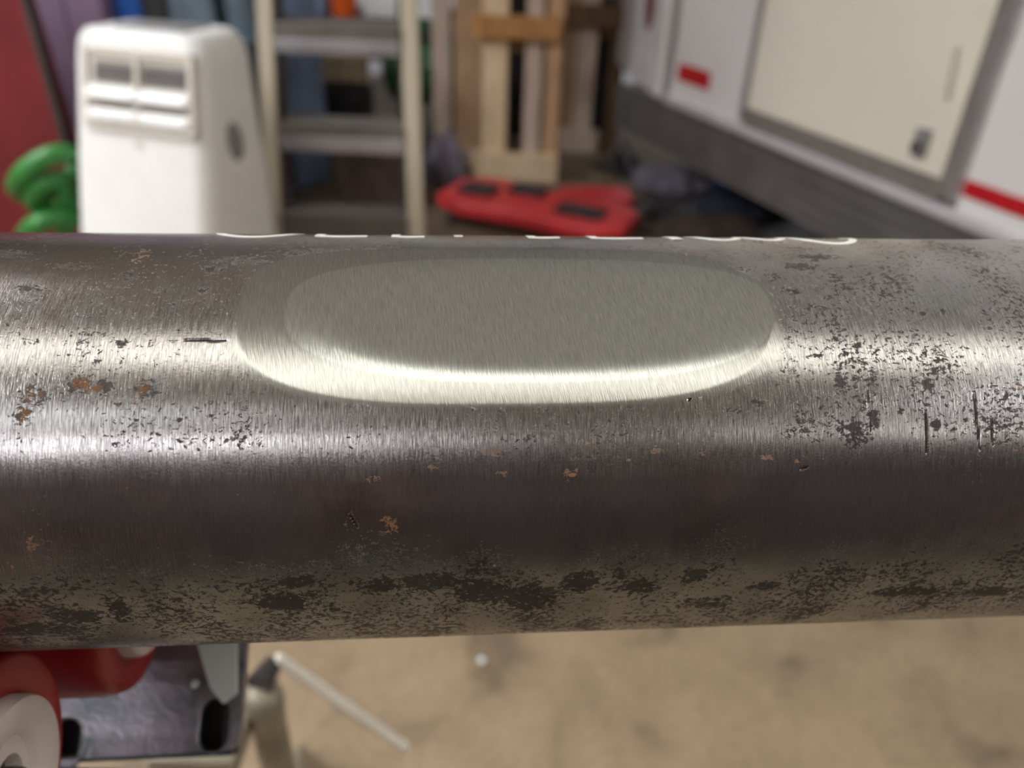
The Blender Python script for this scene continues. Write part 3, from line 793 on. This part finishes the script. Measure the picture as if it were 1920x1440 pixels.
link('tub', bx(-.08, .08, -.11, .1, 0, .24), M['slate'], t, bevel=.015); link('rim', bx(-.088, .088, -.12, .11, .242, .262), M['grey_plastic'], t, bevel=.006)
c = atY(455, 20, 3.0); t = empty('gas_bottle', (c[0]+.0, 3.05, SZ), label='slate blue cylinder between the air conditioner and the ladder', cat='cylinder')
bm = bmesh.new(); lathe(bm, [(0, 0), (.07, 0), (.075, .01), (.075, .30), (.07, .34), (.05, .37), (0, .38)], Matrix.Identity(4), 28); link('tank', bm, M['slate'], t, smooth=True)
bm = bmesh.new(); lathe(bm, [(.02, .36), (.02, .42), (0, .42)], Matrix.Identity(4), 14); link('valve', bm, M['dark_steel'], t, smooth=True)

# ================================================================ BEHIND THE LADDER
c = atY(537, 150, 3.62)
def drum():
    t = empty('plastic_drum', (c[0], 3.62, 0), label='blue plastic drum standing behind the left side of the ladder', cat='drum')
    bm = bmesh.new(); r = .16
    pr = [(0, 0), (r*.92, 0), (r, .03), (r, .22), (r*1.03, .24), (r, .26), (r, .52), (r*1.03, .54), (r, .56), (r, .84), (r*.93, .88), (0, .88)]
    lathe(bm, pr, Matrix.Identity(4), 40); link('body', bm, M['blue_plastic'], t, smooth=True)
    bm = bmesh.new(); lathe(bm, [(.14, .88), (.155, .88), (.155, .905), (.14, .905)], Matrix.Identity(4), 32, closed=True); link('rim', bm, M['blue_plastic'], t, smooth=True)
drum()
def box_thing(name, label, cat, px, py, Yd, w_, d_, z0, h_, m, lidm=None, rz=0):
    c = atY(px, py, Yd); t = empty(name, (c[0], Yd+d_/2, z0), rz, label=label, cat=cat)
    link('body', bx(-w_/2, w_/2, -d_/2, d_/2, 0, h_*.86), m, t, bevel=.01)
    link('lid', bx(-w_/2-.006, w_/2+.006, -d_/2-.006, d_/2+.006, h_*.865, h_), lidm or m, t, bevel=.008)
    return t
zt = atY(660, 122, 3.55)[2]
# black engine-like machine with a tan box on it
t = empty('generator', (atY(636, 200, 4.0)[0], 4.04, 0), label='black machine seen through the ladder between its two upper steps', cat='machine')
zz = atY(660, 165, 4.0)[2]
link('housing', bx(-.15, .15, -.12, .12, .10, zz), M['black_bag'], t, bevel=.03, seg=3, smooth=True)
for x in (-.13, .09):
    link('foot', bx(x, x+.04, -.12, .12, 0, .10), M['dark_steel'], t)
bm = bmesh.new(); tube(bm, [(-.15, -.11, .08), (-.15, -.11, zz+.02), (.15, -.11, zz+.02), (.15, -.11, .08)], .012, 10); link('guard_bar', bm, M['dark_steel'], t, smooth=True)
c = atY(652, 140, 3.65)
box_thing('cardboard_box', 'tan cardboard box lying on the black machine behind the ladder', 'box', 640, 140, 3.95, .22, .14, zz+.034, .10, M['tan_card'])
# green compressor
cc = atY(757, 130, 4.15)
t = empty('air_compressor', (cc[0]+.10, 4.28, 0), label='dark green tank of a compressor behind the right ladder rail', cat='compressor')
bm = bmesh.new(); zc = cc[2]-.02
lathe(bm, [(0, -.23), (.08, -.22), (.15, -.18), (.17, -.13), (.17, .13), (.15, .18), (.08, .22), (0, .23)], Matrix.Translation((0, 0, zc)) @ Matrix.Rotation(R_(90), 4, 'Y'), 36)
link('tank', bm, M['green_paint'], t, smooth=True)
bm = bmesh.new(); lathe(bm, [(0, -.07), (.035, -.07), (.035, .06), (.025, .08), (0, .08)], Matrix.Translation((-.05, -.05, zc+.216)) @ Matrix.Rotation(R_(90), 4, 'Y'), 24); link('motor', bm, M['green_paint'], t, smooth=True)
bm = bmesh.new(); box(bm, -.2, .2, -.12, .12, zc+.165, zc+.18); link('motor_plate', bm, M['dark_steel'], t)
for x in (-.11, .10): link('support_leg', bx(x, x+.03, -.12, .12, 0, zc-.08), M['dark_steel'], t)
# brown bench top with the bright things on it
zb = atY(760, 42, 4.45)[2]
t = empty('work_table', (atY(740, 40, 4.4)[0], 4.84, 0), label='brown work table behind the ladder and the green compressor', cat='table')
link('table_top', bx(-.75, .36, -.3, .3, zb-.05, zb), M['tread_top'], t, bevel=.004)
for x in (-.70, .28):
    for y in (-.26, .2): link('leg', bx(x, x+.05, y, y+.05, 0, zb-.05), M['dark_steel'], t)
link('rear_board', bx(-.7, .3, .2, .23, .3, zb-.06), M['wall_dark'], t)
c = atY(642, 10, 4.62); t = empty('bucket', (c[0], 4.66, zb), label='orange bucket above the top step seen between the ladder rails', cat='bucket')
bm = bmesh.new(); lathe(bm, [(0, 0), (.066, 0), (.078, .22), (.084, .22), (.084, .235), (.074, .235), (.062, .01), (0, .01)], Matrix.Identity(4), 28); link('tub', bm, M['orange'], t, smooth=True)
bm = bmesh.new(); tube(bm, [(.084*math.cos(R_(a)), 0, .21+.10*math.sin(R_(a))) for a in range(0, 181, 15)], .003, 8); link('handle', bm, M['dark_steel'], t, smooth=True)
box_thing('storage_box', 'white box to the right of the orange bucket', 'box', 757, 10, 4.6, .44, .22, zb, .30, M['white_plastic'])
box_thing('toolbox', 'light blue box to the left of the orange bucket', 'box', 552, 10, 4.6, .32, .22, zb, .30, M['blue_plastic'])
# dark brown carton and mat on the floor behind the ladder
box_thing('carton', 'low dark brown carton on the floor behind the lowest visible ladder step', 'box', 706, 330, 3.2, .30, .24, 0, .24, M['brown_cloth'])

# ================================================================ PALLETS
def pallet(name_loc, w_, h_, slats, crosses, rz, lab, lean=0, th=.018):
    t = empty('wooden_pallet', name_loc, 0, label=lab, cat='pallet'); t.rotation_euler = (R_(lean), 0, rz)
    for i, (xc, sw, mi) in enumerate(slats):
        link('slat', bx(xc-sw/2, xc+sw/2, .0, th, .0, h_), WOODS[mi], t, bevel=.002)
    for i, (xa_, xb_, z0, z1, mi) in enumerate(crosses):
        link('stringer', bx(xa_, xb_, -.036, -.0005, z0, z1), WOODS[mi], t, bevel=.003)
    for xc, sw, mi in slats[::2]:
        link('slat', bx(xc-sw/2+.02, xc+sw/2+.01, .085, .103, 0, h_), WOODS[4], t)
    for z in (.02, h_*.5, h_-.08): link('stringer', bx(slats[0][0]-.03, slats[-1][0]+.03, th+.0005, .0845, z, z+.05), WOODS[4], t)
    return t
YP = 3.72
g0 = atY(905, 325, YP); Z0 = 0
def PX(x, y, Y=YP): return atY(x, y, Y)[0]-g0[0]
zc1, zc0 = atY(960, 28, YP)[2], atY(960, 72, YP)[2]
zb1 = atY(960, 285, YP)[2]
pallet((g0[0], YP, 0), .5, 1.15,
       [(PX(927, 180), .115, 0), (PX(998, 180), .075, 3), (PX(1036, 180), .075, 1)],
       [(PX(885, 50), PX(1050, 50), zc0, zc1, 2), (PX(885, 310), PX(1045, 310), .0, zb1, 0)], 0, 'pale pine pallet standing upright in the middle behind the red creeper')
g1 = atY(1084, 300, 4.25)
pallet((g1[0], 4.27, 0), .5, 1.15,
       [(-.075, .035, 1), (.005, .10, 3), (.15, .045, 4)],
       [(-.12, .19, zc0-.01, zc1-.0, 4), (-.15, .10, .0, .12, 3)], R_(-8), 'greyish wooden pallet standing nearest the trailer')
g2 = atY(858, 280, 3.9)
pallet((g2[0], 3.92, 0), .5, 1.3,
       [(-.075, .085, 3), (.055, .13, 1)],
       [(-.13, .16, .0, .09, 3)], R_(10), 'narrow wooden pallet standing right of the green compressor')
# dark things behind the pallets
box_thing('storage_box', 'dark box filling the gap behind the pale pallet', 'box', 1045, 200, 4.52, .70, .25, 0, .74, M['black_bag'])
box_thing('plastic_crate', 'blue crate on the dark box behind the pallets', 'crate', 990, 60, 4.52, .5, .2, .74, .12, M['bright_blue'])

# ================================================================ CREEPER
crc = (atZ(820, 375, .08)+atZ(1165, 400, .08))/2
c0, c1 = atZ(830, 378, .09), atZ(1120, 432, .09)
ang = math.atan2(c1[1]-c0[1], c1[0]-c0[0])
ln = math.hypot(c1[0]-c0[0], c1[1]-c0[1])
t = empty('mechanics_creeper', (c0[0], c0[1], 0), ang, label='red plastic creeper with black pads lying on the floor in front of the pallets', cat='creeper')
bm = bmesh.new()
prism(bm, [(-.04, .02), (.08, -.04), (ln*.5, -.03), (ln+.02, -.045), (ln+.10, .02), (ln+.10, .22), (ln*.95, .32), (ln*.6, .29), (ln*.3, .33), (.05, .34), (-.05, .25)], .055, .115, Matrix.Identity(4))
link('board', bm, M['creeper_red'], t, bevel=.015, seg=3, smooth=True)
def cpad(px, py, w_, d_):
    q = atZ(px, py, .12); v = Vector((q[0]-c0[0], q[1]-c0[1], 0)); v.rotate(Matrix.Rotation(-ang, 3, 'Z'))
    link('pad', bx(v.x-w_/2, v.x+w_/2, v.y-d_/2, v.y+d_/2, .1155, .135), M['black_pad'], t, bevel=.006)
cpad(897, 356, .15, .12); cpad(990, 358, .15, .10); cpad(1088, 398, .19, .10)
for x, y in ((.03, .02), (ln, .0), (ln+.04, .27), (.02, .29)):
    bm = bmesh.new(); lathe(bm, [(0, -.015), (.026, -.015), (.026, .015), (0, .015)], frame((x, y, .027), (1, .3, 0)), 18); link('caster', bm, M['dark_plastic'], t, smooth=True)
# second red piece behind it
q = atZ(1110, 362, .07); t = empty('plastic_tray', (q[0], q[1], 0), ang+.5, label='smaller faded red tray just behind the right end of the creeper', cat='tray')
link('tray_base', bx(-.12, .16, -.07, .09, .0, .05), M['creeper_red'], t, bevel=.012)
link('tray_rim', bx(-.13, .17, -.08, .10, .051, .07), M['creeper_red'], t, bevel=.006)

# black sheet added as the shade under the trailer
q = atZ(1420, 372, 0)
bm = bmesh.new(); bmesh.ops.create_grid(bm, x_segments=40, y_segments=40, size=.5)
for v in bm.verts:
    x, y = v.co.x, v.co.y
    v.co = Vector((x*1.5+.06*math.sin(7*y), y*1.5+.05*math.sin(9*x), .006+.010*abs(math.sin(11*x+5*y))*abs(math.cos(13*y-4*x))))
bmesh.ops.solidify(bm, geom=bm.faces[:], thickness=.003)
o = link('shade_sheet', bm, M['black_bag'], None, smooth=True, label='wrinkled black sheet added for the shade on the floor under the trailer', cat='sheet'); o.location = (q[0]+.24, q[1]-.04, 0); o.rotation_euler = (0, 0, .35)
# crumpled cloths, bags
def heap(name, px, py, rx, ry, h, m, lab, cat, seed, z=0):
    rnd = random.Random(seed); q = atZ(px, py, z); t_ = []
    bm = bmesh.new(); bmesh.ops.create_icosphere(bm, subdivisions=4, radius=1)
    ph = [rnd.uniform(0, 6) for _ in range(9)]
    for v in bm.verts:
        x, y, zz_ = v.co
        n = .16*math.sin(5*x+ph[0])*math.cos(4*y+ph[1])+.10*math.sin(9*x+3*y+ph[2])+.08*math.sin(11*y-5*zz_+ph[3])+.05*math.sin(19*x+ph[4])*math.sin(17*y+ph[5])
        s = 1+n; v.co = Vector((x*rx*s, y*ry*s, max(zz_, -.02)*h*(1+1.3*n)))
    o = link(name, bm, m, None, smooth=True, label=lab, cat=cat); o.location = (q[0], q[1], z); return o
heap('moving_blanket', 834, 338, .11, .10, .19, M['grey_cloth'], 'grey purple blanket heaped beside the right ladder rail', 'blanket', 1)
heap('rubbish_bag', 1225, 405, .09, .12, .07, M['black_bag'], 'black bag on the floor right of the red creeper', 'bag', 2, .02)
heap('moving_blanket', 1262, 350, .19, .09, .09, M['grey_cloth'], 'dark grey purple blanket lying half under the trailer', 'blanket', 3, .02)
heap('work_jacket', 1400, 392, .20, .11, .07, M['navy_cloth'], 'dark navy jacket lying under the trailer', 'jacket', 4, .02)
heap('rag', 1362, 350, .07, .05, .05, M['bright_blue'], 'small blue rag under the trailer', 'rag', 5, .02)
heap('floor_mat', 1300, 432, .30, .14, .05, M['brown_cloth'], 'dark brown crumpled cloth on the floor before the trailer', 'cloth', 6)
heap('work_jacket', 1168, 318, .08, .06, .10, M['black_bag'], 'black heap between the right pallet and the trailer', 'jacket', 8, .02)
heap('paper_scrap', 903, 1238, .006, .006, .004, M['zinc_lit'], 'tiny pale scrap on the concrete floor below the pipe', 'scrap', 7)

# ================================================================ TRAILER
ZT = .45
TA, TB = atZ(1248, 190, ZT), atZ(1850, 440, ZT)
tu = (TB-TA); tL = np.linalg.norm(tu); tu = tu/tL
tn = np.array([tu[1], -tu[0], 0]); tn = tn if tn @ (CAM-TA) > 0 else -tn     # outward, towards the camera
trl = empty('cargo_trailer', (TA[0], TA[1], 0), label='white enclosed cargo trailer with a cream side door on the right', cat='trailer')
Mt = Matrix(((tu[0], -tn[0], 0, 0), (tu[1], -tn[1], 0, 0), (0, 0, 1, 0), (0, 0, 0, 1)))   # local x along wall, y into the trailer, z up
def tp(x, y, off=0):
    q = onplane(x, y, TA+tn*off, tn)-TA; return q @ tu, q[2]+ZT
def tbox(name, x0, x1, y0, y1, z0, z1, m, par=trl, bevel=0, **k):
    bm = bmesh.new(); box(bm, x0, x1, y0, y1, z0, z1, Mt); return link(name, bm, m, par, bevel=bevel, **k)
TLEN = 3.3
sl_, zd0 = tp(1397, 192); sr_, zd1 = tp(1762, 350); so_, _ = tp(1806, 345)
zdoor = (zd0+zd1)/2
tbox('side_panel', .02, sl_-.012, .004, .05, ZT+.02, 2.3, M['trailer_white'])
tbox('side_panel', so_, TLEN, .004, .05, ZT+.02, 2.3, M['trailer_white'])
tbox('roof_and_far_side', .02, TLEN, 1.6, 1.65, ZT-.1, 2.3, M['trailer_white'])
tbox('roof', .02, TLEN, .0, 1.65, 2.3, 2.34, M['trailer_white'])
tbox('trailer_floor', .02, TLEN, .02, 1.6, ZT-.12, ZT-.06, M['dark_steel'])
tbox('side_panel', sl_-.012, so_, .004, .05, 2.05, 2.3, M['trailer_white'])
dr = tbox('door', sl_+.012, sr_, .0, .045, zdoor, 2.04, M['trailer_cream'], bevel=.006, label='cream coloured door leaf')
tbox('door_frame', sl_-.012, sl_+.012, -.012, .05, zdoor-.04, 2.06, M['aluminium'], bevel=.003)
tbox('door_frame', sr_+.002, (sr_*.5+so_*.5), -.010, .05, zdoor-.04, 2.06, M['threshold'], bevel=.003)
tbox('door_frame', (sr_*.5+so_*.5)+.001, so_, -.016, .05, zdoor-.04, 2.06, M['aluminium'], bevel=.003)
zth = tp(1600, 330)[1]
tbox('threshold', sl_+.012, sr_, -.006, .05, zdoor-.055, zdoor-.003, M['threshold'], bevel=.003)
tbox('bottom_rail', .0, TLEN, -.018, .05, ZT-.005, zdoor-.058, M['alu_light'], bevel=.01, seg=3, smooth=True, label='pale aluminium rail along the bottom')
# stone guard of tread plate
zg = (tp(1560, 440)[1]+tp(1300, 305)[1])/2
tbox('tread_plate', -.42, TLEN, -.004, .01, zg, ZT-.006, M['guard_metal'], label='grey tread plate skirt')
bm = bmesh.new(); k = 0
s_ = -.40
while s_ < 2.6:
    z_ = zg+.012+(.012 if k % 2 else 0)
    while z_ < ZT-.02:
        mm = Mt @ Matrix.Translation((s_, -.0045, z_)) @ Matrix.Rotation(R_(45 if (k+int((z_-zg)/.024)) % 2 else -45), 4, 'Y')
        v = [mm @ Vector(c) for c in ((-.011, 0, 0), (0, 0, -.0028), (.011, 0, 0), (0, 0, .0028), (0, -.0022, 0))]
        vv = [bm.verts.new(c) for c in v]
        for a in range(4): bm.faces.new((vv[a], vv[(a+1) % 4], vv[4]))
        z_ += .024
    s_ += .024; k += 1
tbox_l = link('tread_lugs', bm, M['guard_metal'], trl, kind='stuff')
tbox('guard_edge', -.42, TLEN, -.010, .012, zg-.008, zg-.0005, M['threshold'])
# reflective strips
def strip_(xa_, xb_, ya_, yb__):
    a = tp(xa_, (ya_)); b_ = tp(xb_, yb__); return a, b_
a, b_ = tp(1272, 132), tp(1330, 152)
tbox('reflective_strip', a[0], b_[0], -.0015, .0035, (a[1]+b_[1])/2-.034, (a[1]+b_[1])/2+.030, M['reflector_red'])
a, b_ = tp(1808, 352), tp(1920, 396)
tbox('reflective_strip', a[0], a[0]+.30, -.0015, .0035, (a[1]+b_[1])/2-.018, (a[1]+b_[1])/2+.024, M['reflector_red'])
# paddle latch and grab handle on the door
a = tp(1733, 262)
la = tbox('latch', a[0]-.022, a[0]+.022, -.018, -.0005, a[1]-.045, a[1]+.03, M['grey_plastic'], par=dr, bevel=.004, label='dark grey door latch')
tbox('latch_lever', a[0]-.012, a[0]+.012, -.032, -.019, a[1]-.03, a[1]-.005, M['dark_steel'], par=dr, bevel=.003)
bm = bmesh.new(); q0, q1 = tp(1800, 85), tp(1780, 185)
tube(bm, [Mt @ Vector(v) for v in ((q0[0], 0, q0[1]), (q0[0], -.02, q0[1]-.01), (q1[0], -.02, q1[1]+.01), (q1[0], 0, q1[1]))], .006, 10)
link('grab_handle', bm, M['trailer_cream'], dr, smooth=True)
# corner post and nose
tbox('corner_post', -.03, .019, -.006, .06, ZT-.0, 2.3, M['aluminium'], bevel=.012)
nd = atZ(1165, 118, ZT)-TA; nd[2] = 0; nL = np.linalg.norm(nd)
Mn = Matrix.Translation(Mt @ Vector((-.032, 0, 0))) @ Matrix.Rotation(math.atan2(nd[1], nd[0]), 4, 'Z')
bm = bmesh.new(); box(bm, 0, nL+.05, -.02, .03, ZT+.005, 2.3, Mn); link('nose_panel', bm, M['trailer_white'], trl, bevel=.015)
lm = atY(1220, 5, TA[1]+.12)
bm = bmesh.new(); nn = np.array([nd[1], -nd[0], 0])/nL; nn = nn if nn @ (CAM-TA) > 0 else -nn
lq = onplane(1220, 8, TA+nn*.04, nn)-np.array([TA[0], TA[1], 0])
lathe(bm, [(0, .012), (.6, .010), (.9, .004), (1, -.012), (0, -.012)], frame(lq, nn) @ Matrix.Diagonal((1, 1, 1, 1)), 32)
bmesh.ops.transform(bm, matrix=Matrix.Translation(lq) @ Matrix(((nd[0]/nL, 0, nn[0], 0), (nd[1]/nL, 0, nn[1], 0), (0, 1, 0, 0), (0, 0, 0, 1))) @ Matrix.Identity(4), verts=[])
bm.free(); bm = bmesh.new()
Ml = Matrix(((nd[0]/nL, 0, nn[0], lq[0]), (nd[1]/nL, 0, nn[1], lq[1]), (0, 1, 0, lq[2]), (0, 0, 0, 1)))
lathe(bm, [(0, .012), (.6, .010), (.9, .004), (1, -.012), (0, -.012)], Ml @ Matrix.Diagonal((.075, .11, 1, 1)), 32)
link('marker_lamp', bm, M['lens_red'], trl, smooth=True, label='dark red oval marker lamp')
rq = onplane(1205, 128, TA+nn*.035, nn)-np.array([TA[0], TA[1], 0])
Ml = Matrix(((nd[0]/nL, 0, nn[0], rq[0]), (nd[1]/nL, 0, nn[1], rq[1]), (0, 1, 0, rq[2]), (0, 0, 0, 1)))
bm = bmesh.new(); tube(bm, [Ml @ Vector((.03*math.cos(a/10*math.pi), .03*math.sin(a/10*math.pi), 0)) for a in range(20)], .007, 10, closed=True)
link('tie_ring', bm, M['aluminium'], trl, smooth=True)
# chassis and tyre so that the trailer stands
tbox('chassis_rail', .1, TLEN, .25, .33, zg-.02, ZT-.125, M['dark_steel'])
tbox('chassis_rail', .1, TLEN, 1.3, 1.38, zg-.02, ZT-.125, M['dark_steel'])
for yy in (.35, 1.45):
    bm = bmesh.new(); lathe(bm, [(0, -.09), (.12, -.09), (.14, -.1), (.26, -.1), (.285, -.07), (.285, .07), (.26, .1), (.14, .1), (.12, .09), (0, .09)], Mt @ frame((2.4, yy, .285), (0, 1, 0)), 40)
    link('tyre', bm, M['black_pad'], trl, smooth=True)
